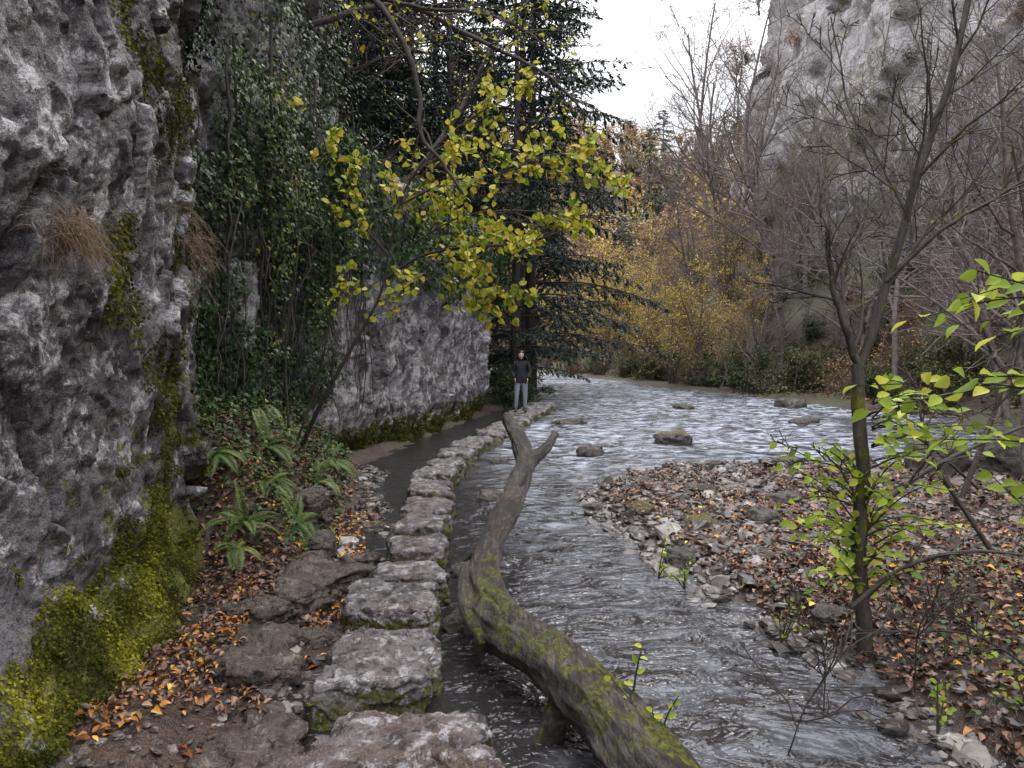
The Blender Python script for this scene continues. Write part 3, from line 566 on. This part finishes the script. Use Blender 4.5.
for i in range(50):
    y=rng.uniform(9,58); xl=np.interp(y,[6,10,12,16,20,23,28,38,48,54],[-3.5,-3.4,-2.9,-1.95,-1.1,-.75,-1,-3,-9,-25]); x=xl-1.-rng.random()**1.3*20
    put(pick(olive+bare[:2]+con[1:]+rust),'woodland_tree',x,y,rng.uniform(.6,1.0),W)
for (k,x,y,s) in [(0,.1,26.5,.95),(0,.8,31,1.25),(0,.7,39,1.5),(0,-3.2,31,.95),(1,-3.0,22,.85),(0,-2.0,24.,.8),(1,-5.0,27,1.05),(0,-7,36,1.1),(1,-4.4,17.5,.75),(0,-1.9,42,1.1)]:
    put(con[k],'spruce_tree',x,y,s)
for (x,y,s) in [(17,84,1.0),(19.5,90,1.15),(14,95,1.1)]: put(con[1],'spruce_tree',x,y,s)
U=empty('undergrowth')
for i in range(130):
    y=rng.uniform(12,60); e=np.interp(y,[12,16,20,26,34,45,53,60],[12,13,12.3,11.5,9.6,7.5,6.0,3]); x=e+rng.random()**1.3*(19-e)
    put(pick(shr),'shrub',x,y,rng.uniform(.6,1.35),U,dz=-.1)
for i in range(110):
    y=rng.uniform(7.5,50); xl=np.interp(y,[6,10,12,16,20,23,28,38,48,54],[-3.5,-3.4,-2.9,-1.95,-1.1,-.75,-1,-3,-9,-25]); x=xl-.7-rng.random()**1.6*12
    put(shr[rng.choice([0,2,2,4,0,3])],'shrub',x,y,rng.uniform(.7,1.4),U,dz=-.1)
for i in range(50):
    y=rng.uniform(55,95); x=rng.uniform(-8,.36*y)
    if not inwater(x,y): put(pick(shr),'shrub',x,y,rng.uniform(.9,1.6),U)
for (k,x,y,s) in [(2,-.1,24.6,.9),(2,.2,26.5,1.0),(0,.4,29,1.1),(2,.2,33,1.2),(2,-.3,38,1.5),(4,12.,12.5,.7),(0,9.5,12.2,.5),(1,8.5,9.8,.5),(3,10,11,.7),(0,7.2,9.2,.35),(0,12.6,22,.9),(4,13.2,18.5,.9),(1,12.2,27,1.),(0,11.,30.5,.8),(4,14.2,25,1.2)]:
    put(shr[k],'shrub',x,y,s,U,dz=-.1)
print('placed',time.time()-T0)
# ---------------------------------------------------------------- hazel arching over the stones
HZ=dict(seg=[.2,.12,.08],wob=[.10,.14,.2],trop=[.0,.0,-.01],taper=.3,levels=3,kids=[8,4],start=[.1,.1],ang=[42,45],len=[.42,.5],rr=.55)
rg=np.random.default_rng(5); L=[]
for pts,r,n,k in [([(-2.45,8.6,.8),(-2.1,8.2,1.35),(-1.75,8.0,1.9),(-1.4,7.9,2.5),(-1.27,7.8,3.05)],.03,16,3),
  ([(-1.33,7.85,2.65),(-.95,7.6,2.85),(-.5,7.4,2.92),(.1,7.3,2.95),(.55,7.3,3.1),(1.0,7.3,3.4)],.018,18,22),
  ([(-1.27,7.8,3.0),(-1.1,7.6,3.5),(-.75,7.5,3.95),(-.3,7.4,4.25),(.1,7.3,4.4)],.016,16,13),
  ([(-1.1,7.6,3.4),(-.6,7.3,3.55),(-.1,7.2,3.6),(.35,7.1,3.75),(.8,7.1,3.7)],.013,14,16),
  ([(-1.3,7.8,2.9),(-1.6,7.5,3.3),(-1.75,7.2,3.7),(-1.8,7.,4.1)],.013,12,8),
  ([(-2.5,8.5,.8),(-2.2,8.4,1.6),(-2.0,8.2,2.4),(-1.95,8.,3.2)],.018,12,5),
  ([(-2.6,8.6,.8),(-2.6,8.5,1.9),(-2.4,8.3,2.9),(-2.3,8.1,3.8)],.018,12,4),
  ([(-.9,7.6,2.86),(-.6,7.3,2.6),(-.3,7.15,2.5),(.1,7.1,2.52)],.01,12,10),
  ([(-1.0,7.6,3.0),(-.5,7.3,3.2),(.0,7.2,3.25),(.6,7.2,3.2)],.011,12,13)]:
    P=spline(pts,n*2); rad=np.linspace(r,r*.35,len(P)); L.append((P,rad,0)); kids(L,P,rad,1.8,0,HZ,rg,k)
tw=[l for l in L if l[2]>=1 and l[0][:,2].mean()>2.3 and l[0][:,0].mean()>-1.95]
pos,dd=sample_lines(tw,2200); kk=fbm(pos*2.4,2,3)>-.22; pos=pos[kk];dd=dd[kk]; n=len(pos)
hz=[tubes(L,0,.15,.003),leaves(LEAF_N,pos,dd*.5+rng.normal(0,.5,(n,3))+[0,0,-.45],rng.normal(0,.6,(n,3))+[0,-.5,.6],np.stack([rng.uniform(.06,.10,n)*1.15,rng.uniform(.05,.10,n),rng.uniform(.07,.11,n)],1),1)]
obj('hazel_tree',build(hz,'hazel_tree',[M_bark,M_yel]))
OV=dict(seg=[.25,.2,.15,.1],wob=[.12,.16,.2,.2],trop=[.0,-.01,.0,0],taper=.3,levels=4,kids=[7,5,3],start=[.1,.1,.1],ang=[42,42,45],len=[.5,.5,.5],rr=.5)
L=[]
for pts,r,k,Ls in [([(-3.6,7.6,6.2),(-2.6,6.8,5.9),(-1.9,6.3,5.5),(-1.4,6.1,4.95),(-1.0,6.,4.5),(-.82,6,4.05),(-.77,6.,3.6),(-.6,6.,3.3),(-.47,6,3.1)],.038,5,1.2),
  ([(-3.8,10,8.),(-2.4,10,7.5),(-1.0,10,7.2),(.4,10,7.0),(1.4,10,6.6)],.06,18,2.6),
  ([(-3.4,12,7.),(-2.0,12.5,7.6),(-.8,13,7.4),(.5,13,6.8),(1.4,13,6.0)],.06,16,2.5),
  ([(-3.2,9,6.4),(-2.2,8.8,6.2),(-1.2,8.7,5.9),(-.2,8.6,5.7),(.6,8.6,5.2)],.035,14,2.0),
  ([(-2.4,15,5.),(-1.5,15.5,6.2),(-.9,16,7.4),(-.3,16,8.6),(.6,16,9.6)],.07,14,3.0)]:
    P=spline(pts,40); P=P+np.cumsum(rng.normal(0,.008,P.shape),0); rad=np.linspace(r,r*.3,40); L.append((P,rad,0)); kids(L,P,rad,Ls,0,OV,rg,k)
tw=[l for l in L if l[2]>=2]; pos,dd=sample_lines(tw,700); n=len(pos)
obj('overhanging_tree',build([tubes(L,0,.2,.003),leaves(LEAF_N,pos,dd+rng.normal(0,.5,(n,3))+[0,0,-.4],rng.normal(0,.5,(n,3))+[0,0,.8],rng.uniform(.05,.09,n),1)],'overhanging_tree',[M_bark,M_yel]))
# ---------------------------------------------------------------- sapling on the right bank
RT=dict(seg=[.2,.15,.1,.08],wob=[.09,.12,.15,.2],trop=[.03,.03,.02,.0],taper=.3,levels=4,kids=[6,4,3],start=[.1,.1,.1],ang=[36,38,40],len=[.5,.55,.5],rr=.55)
L=[]
for pts,r0,r1,k,Ls in [([(2.15,4.42,.0),(2.13,4.4,.3),(2.1,4.4,.75),(2.11,4.4,1.15),(2.08,4.4,1.6),(2.07,4.4,1.82)],.05,.036,0,0),
  ([(2.07,4.4,1.8),(1.97,4.4,2.0),(1.9,4.4,2.22),(1.85,4.4,2.4),(1.81,4.4,2.62)],.028,.012,7,1.5),
  ([(2.07,4.4,1.8),(2.17,4.38,2.15),(2.25,4.36,2.5),(2.34,4.35,2.87),(2.42,4.33,3.2),(2.49,4.3,3.5),(2.59,4.3,4.0),(2.7,4.2,4.8),(2.75,4.2,5.6)],.030,.013,13,2.1),
  ([(2.2,4.37,2.3),(2.45,4.2,2.6),(2.7,4.1,2.75),(3.0,4.0,2.95),(3.3,4.,3.1)],.013,.006,8,1.3),
  ([(2.3,4.35,2.7),(2.15,4.4,3.0),(2.0,4.5,3.4),(1.9,4.5,3.9)],.011,.005,8,1.3),
  ([(2.1,4.4,1.5),(2.3,4.2,1.62),(2.5,4.,1.7),(2.62,3.9,1.8)],.010,.004,4,.7),
  ([(2.1,4.4,.9),(1.95,4.3,1.15),(1.8,4.2,1.3),(1.65,4.1,1.38)],.009,.004,4,.7)]:
    P=spline(pts,30); P=P+np.cumsum(rng.normal(0,.004,P.shape),0); rad=np.linspace(r0,r1,30); L.append((P,rad,0))
    if k: kids(L,P,rad,Ls,0,RT,rg,k)
obj('riverside_tree',build([tubes(L,0,.36,.0028)],'riverside_tree',[M_bark]))
def shoots(name,specs,mat,lsz,nl):
    L=[];ps=[]
    for a,b,bow in specs:
        a=np.array(a,float);b=np.array(b,float); mid=(a+b)/2+[0,0,bow]; P=spline([a,mid,b],14); L.append((P,np.linspace(.007,.0025,14),0))
        n=nl; t_=np.linspace(.2,1,n); idx=(t_*13).astype(int); q=P[idx]+0; d=N(np.gradient(P,axis=0))[idx]; sdv=N(np.cross(d,[0,.6,1.]))*np.where(np.arange(n)%2,1,-1)[:,None]
        ps.append(leaves(LEAF_N,q,d*.7+sdv*.8+rng.normal(0,.3,(n,3))+[0,0,-.1],rng.normal(0,.45,(n,3))+[0,-.7,.8],np.stack([np.full(n,lsz*.8),rng.uniform(.6,1.2,n)*lsz,np.full(n,lsz*1.5)],1),1))
    return obj(name,build([tubes(L,0,0,.002)]+ps,name,[M_bark,mat]))
sp=[]
for i in range(36):
    a=np.array([2.1,4.4,rng.uniform(.35,1.15)]); b=a+np.array([rng.uniform(-.6,.35),rng.uniform(-.5,.1),rng.uniform(.0,.45)]); sp.append((a,b,.06))
for i in range(14):
    a=np.array([2.1,4.3,rng.uniform(1.2,1.6)]); b=a+np.array([rng.uniform(-.2,.6),rng.uniform(-.5,-.1),rng.uniform(-.05,.2)]); sp.append((a,b,.05))
shoots('leafy_shoots',sp,M_green,.075,8)
sp=[((2.9,3.1,1.85),(1.85,3.0,2.12),.1),((2.7,3.1,1.9),(1.75,2.9,2.0),.1),((2.5,3.,2.05),(1.6,3.,2.02),.08),((2.6,3.,1.6),(1.4,3.0,1.76),.08),((2.4,2.8,1.9),(1.75,2.8,2.2),.05),((2.5,3.1,1.4),(1.7,2.9,1.55),.05),((2.7,3.,1.6),(1.45,3.0,1.66),.12),((2.6,2.9,2.1),(1.75,2.9,2.1),.1),((2.3,2.9,.9),(1.9,2.9,1.4),.05),((2.4,2.6,2.0),(1.7,2.6,1.95),.06),((2.3,2.7,1.7),(1.6,2.7,1.8),.05)]
shoots('willow_branch',sp,M_green,.09,12)
L=[]
DB=dict(seg=[.15,.12,.1],wob=[.1,.15,.2],trop=[0,.01,0],taper=.3,levels=3,kids=[6,3],start=[.15,.1],ang=[40,40],len=[.4,.5],rr=.6)
for pts,r in [([(1.95,4.2,.42),(2.3,4.3,.62),(2.7,4.3,.72),(3.3,4.3,.66)],.016),([(2.2,4.5,.9),(2.6,4.6,1.15),(3.1,4.7,1.35),(3.6,4.8,1.5)],.018),([(2.6,3.3,.25),(2.3,3.4,.5),(2.1,3.5,.55),(1.7,3.6,.5)],.008),
   ([(1.55,3.6,.1),(1.5,3.5,.45),(1.35,3.4,.7)],.005),([(1.3,3.4,.0),(1.35,3.3,.3),(1.5,3.2,.62)],.005),([(2.0,3.6,.2),(1.9,3.4,.6),(1.95,3.3,.8)],.006),([(3.6,5.5,.4),(3.2,5.6,1.1),(3.1,5.7,1.7)],.02),([(4.6,7.5,.4),(5.,7.5,1.6),(5.2,7.5,2.8),(5.,7.5,4.)],.03),([(6,8,.4),(6.,8.,1.8),(5.6,8,3.2)],.03),
   ([(5.4,8.5,.3),(4.6,8.3,.9),(4.,8.2,1.1)],.02),([(2.4,3.2,.25),(2.9,3.3,.45),(3.2,3.4,.35)],.012),([(2.2,3.0,.2),(2.1,2.9,.45),(2.3,2.8,.6)],.007)]:
    P=spline(pts,20); rad=np.linspace(r,r*.4,20); L.append((P,rad,0)); kids(L,P,rad,1.0+r*20,0,DB,rg,8)
obj('dead_branches',build([tubes(L,0,.2,.0022)],'dead_branches',[M_bark]))
for k,x,y,s in [(1,6.8,9.5,.62),(2,8.6,11.8,.7),(0,7.8,8.2,.6),(1,10.5,13.2,.7)]:
    put(bare[k],'bare_tree',x,y,s)
sp=[]
for c in [(1.12,5.6,.25),(1.3,5.5,.2),(.55,3.35,.35),(.62,3.1,.3),(2.0,3.4,.2),(2.5,3.5,.2),(1.7,4.6,.15),(2.6,4.1,.2),(2.3,3.0,.3)]:
    for j in range(4):
        a=np.array(c)-[0,0,.1]; sp.append((a,a+rng.normal(0,.10,3)+[0,0,.16],.03))
shoots('marsh_plant',sp,M_green,.045,6)
x,y=scatter(1500,(1.9,5),(2.4,6),lambda x,y,s:(s>.1)); k=len(x)
obj('bank_ivy',build([leaves(IVY,np.stack([x,y,H(x,y)+rng.uniform(.03,.13,k)],1),rdir(k)*[1,1,.3],gnd_n(k,.5),rng.uniform(.025,.05,k))],'bank_ivy',[M_ivy]))
print('veg',time.time()-T0)
# ---------------------------------------------------------------- walker
def skin(verts,edges,radii,name,lv=2):
    me=bpy.data.meshes.new(name); me.from_pydata(verts,edges,[]); o=bpy.data.objects.new(name,me); scene.collection.objects.link(o)
    o.modifiers.new('s','SKIN'); sub=o.modifiers.new('u','SUBSURF'); sub.levels=lv
    for i,r in enumerate(radii): me.skin_vertices[0].data[i].radius=r if hasattr(r,'__len__') else (r,r)
    me.skin_vertices[0].data[0].use_root=True
    dg=bpy.context.evaluated_depsgraph_get(); m2=bpy.data.meshes.new_from_object(o.evaluated_get(dg)); bpy.data.objects.remove(o); return m2
bv=[(0,0,.93),(0,0,1.06),(0,.01,1.20),(0,.01,1.33),(0,.01,1.41),(0,0,1.47),
 (.095,0,.85),(.105,-.01,.48),(.11,.02,.10),(.12,-.12,.05),
 (-.095,0,.85),(-.12,-.03,.48),(-.14,.0,.10),(-.16,-.13,.05),
 (.155,.01,1.34),(.25,.03,1.11),(.17,-.11,.95),(-.155,.01,1.34),(-.255,.03,1.11),(-.17,-.11,.95)]
be=[(0,1),(1,2),(2,3),(3,4),(4,5),(0,6),(6,7),(7,8),(8,9),(0,10),(10,11),(11,12),(12,13),(3,14),(14,15),(15,16),(3,17),(17,18),(18,19)]
br=[(.17,.13),(.15,.12),(.165,.125),(.15,.115),(.06,.06),(.05,.05),(.098,.1),(.066,.07),(.048,.05),(.045,.035),(.098,.1),(.066,.07),(.048,.05),(.045,.035),(.082,.08),(.064,.064),(.042,.042),(.082,.08),(.064,.064),(.042,.042)]
bm_=skin(bv,be,br,'body')
mj=flat_mat('black_jacket',(.018,.018,.022),.8); mjn=flat_mat('grey_jeans',(.20,.23,.27),.8); mb=flat_mat('leather_boots',(.07,.05,.035),.5); msk=flat_mat('skin',(.55,.35,.27),.5,.08); mh=flat_mat('dark_hair',(.018,.011,.008),.4); me_=flat_mat('eyes',(.02,.015,.012),.2); ml=flat_mat('lips',(.35,.12,.11),.4)
for m_ in (mj,mjn,mb,msk): bm_.materials.append(m_)
for p_ in bm_.polygons:
    c=p_.center; arm=abs(c.x)>.165 and c.z>.84
    p_.material_index=3 if c.z>1.43 else (0 if (c.z>.80 or arm) else (1 if c.z>.16 else 2)); p_.use_smooth=True
WK=empty('woman_walking')
b=obj('body',bm_,WK)
V,F=cube_t(18); V=N(V); hd=V*np.array([.075,.095,.115]); hd[:,0]*=1-.28*sm((-V[:,2])/.9); fr_=sm((-V[:,1]-.3)/.5)
hd[:,1]-=.022*np.exp(-((V[:,0]/.16)**2+((V[:,2]+.12)/.2)**2))*fr_
hd[:,1]+=.012*(np.exp(-(((np.abs(V[:,0])-.4)/.16)**2+((V[:,2]-.08)/.12)**2)))*fr_
hd[:,1]-=.006*np.exp(-((V[:,0]/.25)**2+((V[:,2]+.48)/.08)**2))*fr_; hd[:,1]-=.01*np.exp(-((V[:,0]/.3)**2+((V[:,2]+.85)/.15)**2))*fr_
hp=[part(hd+[0,-.01,1.545],F)]
def ell(c,s,mat,n=8):
    V,F=cube_t(n); return part(N(V)*np.array(s)+np.array(c),F,mat=mat)
for s in (1,-1):
    hp+= [ell((s*.030,-.086,1.553),(.012,.008,.007),1),ell((s*.076,0,1.54),(.010,.022,.030),0),ell((s*.03,-.092,1.572),(.016,.005,.003),3)]
hp+=[ell((0,-.098,1.490),(.022,.006,.007),2)]
obj('head',build(hp,'head',[msk,me_,ml,mh]),WK)
hs=[]
for i in range(340):
    az=rng.uniform(-.45,math.pi+.45); el=rng.uniform(.1,1.4); d=np.array([math.cos(az)*math.cos(el),math.sin(az)*math.cos(el)+.05,math.sin(el)]); c=np.array([0,0,1.55])
    p0=c+d*np.array([.08,.10,.12]); out=N(np.array([d[0]*1.2+.02*np.sign(d[0]),max(d[1],-.1),0])+1e-6)
    P=spline([p0,c+out*[.12,.12,0]+[0,0,-.02],c+out*[.18,.14,0]+[0,-.03,-.14],c+out*[.19,.11,0]+[0,-.12 if abs(d[0])>.4 else 0,-.31+rng.normal(0,.03)]],10); hs.append((P,np.r_[np.full(8,.014),.009,.003]))
capV=N(cube_t(12)[0]); cf=cube_t(12)[1]; cv=capV*np.array([.095,.110,.128])+np.array([0,.012,1.555]); cv[:,1]=np.where((cv[:,1]<-.045)&(cv[:,2]<1.60),-.03,cv[:,1])
obj('hair',build([tubes(hs,0),part(cv,cf)],'hair',[mh]),WK)
for s in (1,-1):
    w=np.array([s*.165,-.115,.945]); hv=[]; ps=[ell(w+[0,-.015,-.045],(.019,.036,.045),0)]
    for f,(oy,l) in enumerate([(-.028,.062),(-.010,.07),(.008,.066),(.024,.052)]):
        b0=w+[0,-.018+oy,-.08]; hv.append((np.array([b0,b0+[-s*.004,0,-l*.45],b0+[-s*.016,0,-l*.8],b0+[-s*.030,0,-l]]),np.array([.0085,.008,.0075,.006])))
    b0=w+[0,-.04,-.03]; hv.append((np.array([b0,b0+[-s*.008,-.022,-.022],b0+[-s*.018,-.026,-.05]]),np.array([.010,.009,.007])))
    obj('hand',build(ps+[tubes(hv,0)],'hand',[msk]),WK)
WK.location=(.24,19.7,.22); WK.rotation_euler=(0,0,.05)
# ---------------------------------------------------------------- world, sun, camera
el,azs=math.radians(48),math.radians(35)
w=bpy.data.worlds.new("World"); scene.world=w; w.use_nodes=True; t=w.node_tree; t.nodes.clear()
sky=nd(t,'ShaderNodeTexSky',sky_type='NISHITA'); sky.sun_disc=False; sky.sun_elevation=el; sky.sun_rotation=azs; sky.dust_density=2
g=nd(t,'ShaderNodeTexCoord').outputs['Generated']; cl=noise(t,mapping(t,g,(1,1,2.5)),1.6,4,.55,.4)
sx=nd(t,'ShaderNodeSeparateXYZ'); t.links.new(g,sx.inputs[0])
cc=mix(t,1.,(34.,34.4,35.8),ramp(t,sx.outputs[2],[(0,.18),(.25,.21),(.5,.52),(1,1.)]),'MULTIPLY')
col=mix(t,ramp(t,cl,[(.3,.72),(.55,.97)]),sky.outputs[0],cc)
bg=nd(t,'ShaderNodeBackground'); bg.inputs[1].default_value=.15; t.links.new(col,bg.inputs[0]); o=nd(t,'ShaderNodeOutputWorld'); t.links.new(bg.outputs[0],o.inputs[0])
S=Vector((math.sin(azs)*math.cos(el),math.cos(azs)*math.cos(el),math.sin(el)))
sl=bpy.data.lights.new('sun','SUN'); sl.energy=1.5; sl.angle=math.radians(14); sl.color=(1,.93,.82); so=bpy.data.objects.new('sun',sl); scene.collection.objects.link(so); so.rotation_euler=(-S).to_track_quat('-Z','Y').to_euler()
cam=bpy.data.cameras.new('camera'); cam.lens=26; cam.sensor_width=36; cam.clip_end=1500; cam.clip_start=.05
c=bpy.data.objects.new('camera',cam); scene.collection.objects.link(c); c.location=(0,0,1.9); c.rotation_euler=(math.radians(87.4),0,0); scene.camera=c
scene.view_settings.view_transform='Standard'; scene.view_settings.look='None'; scene.view_settings.exposure=0
print('done',time.time()-T0)
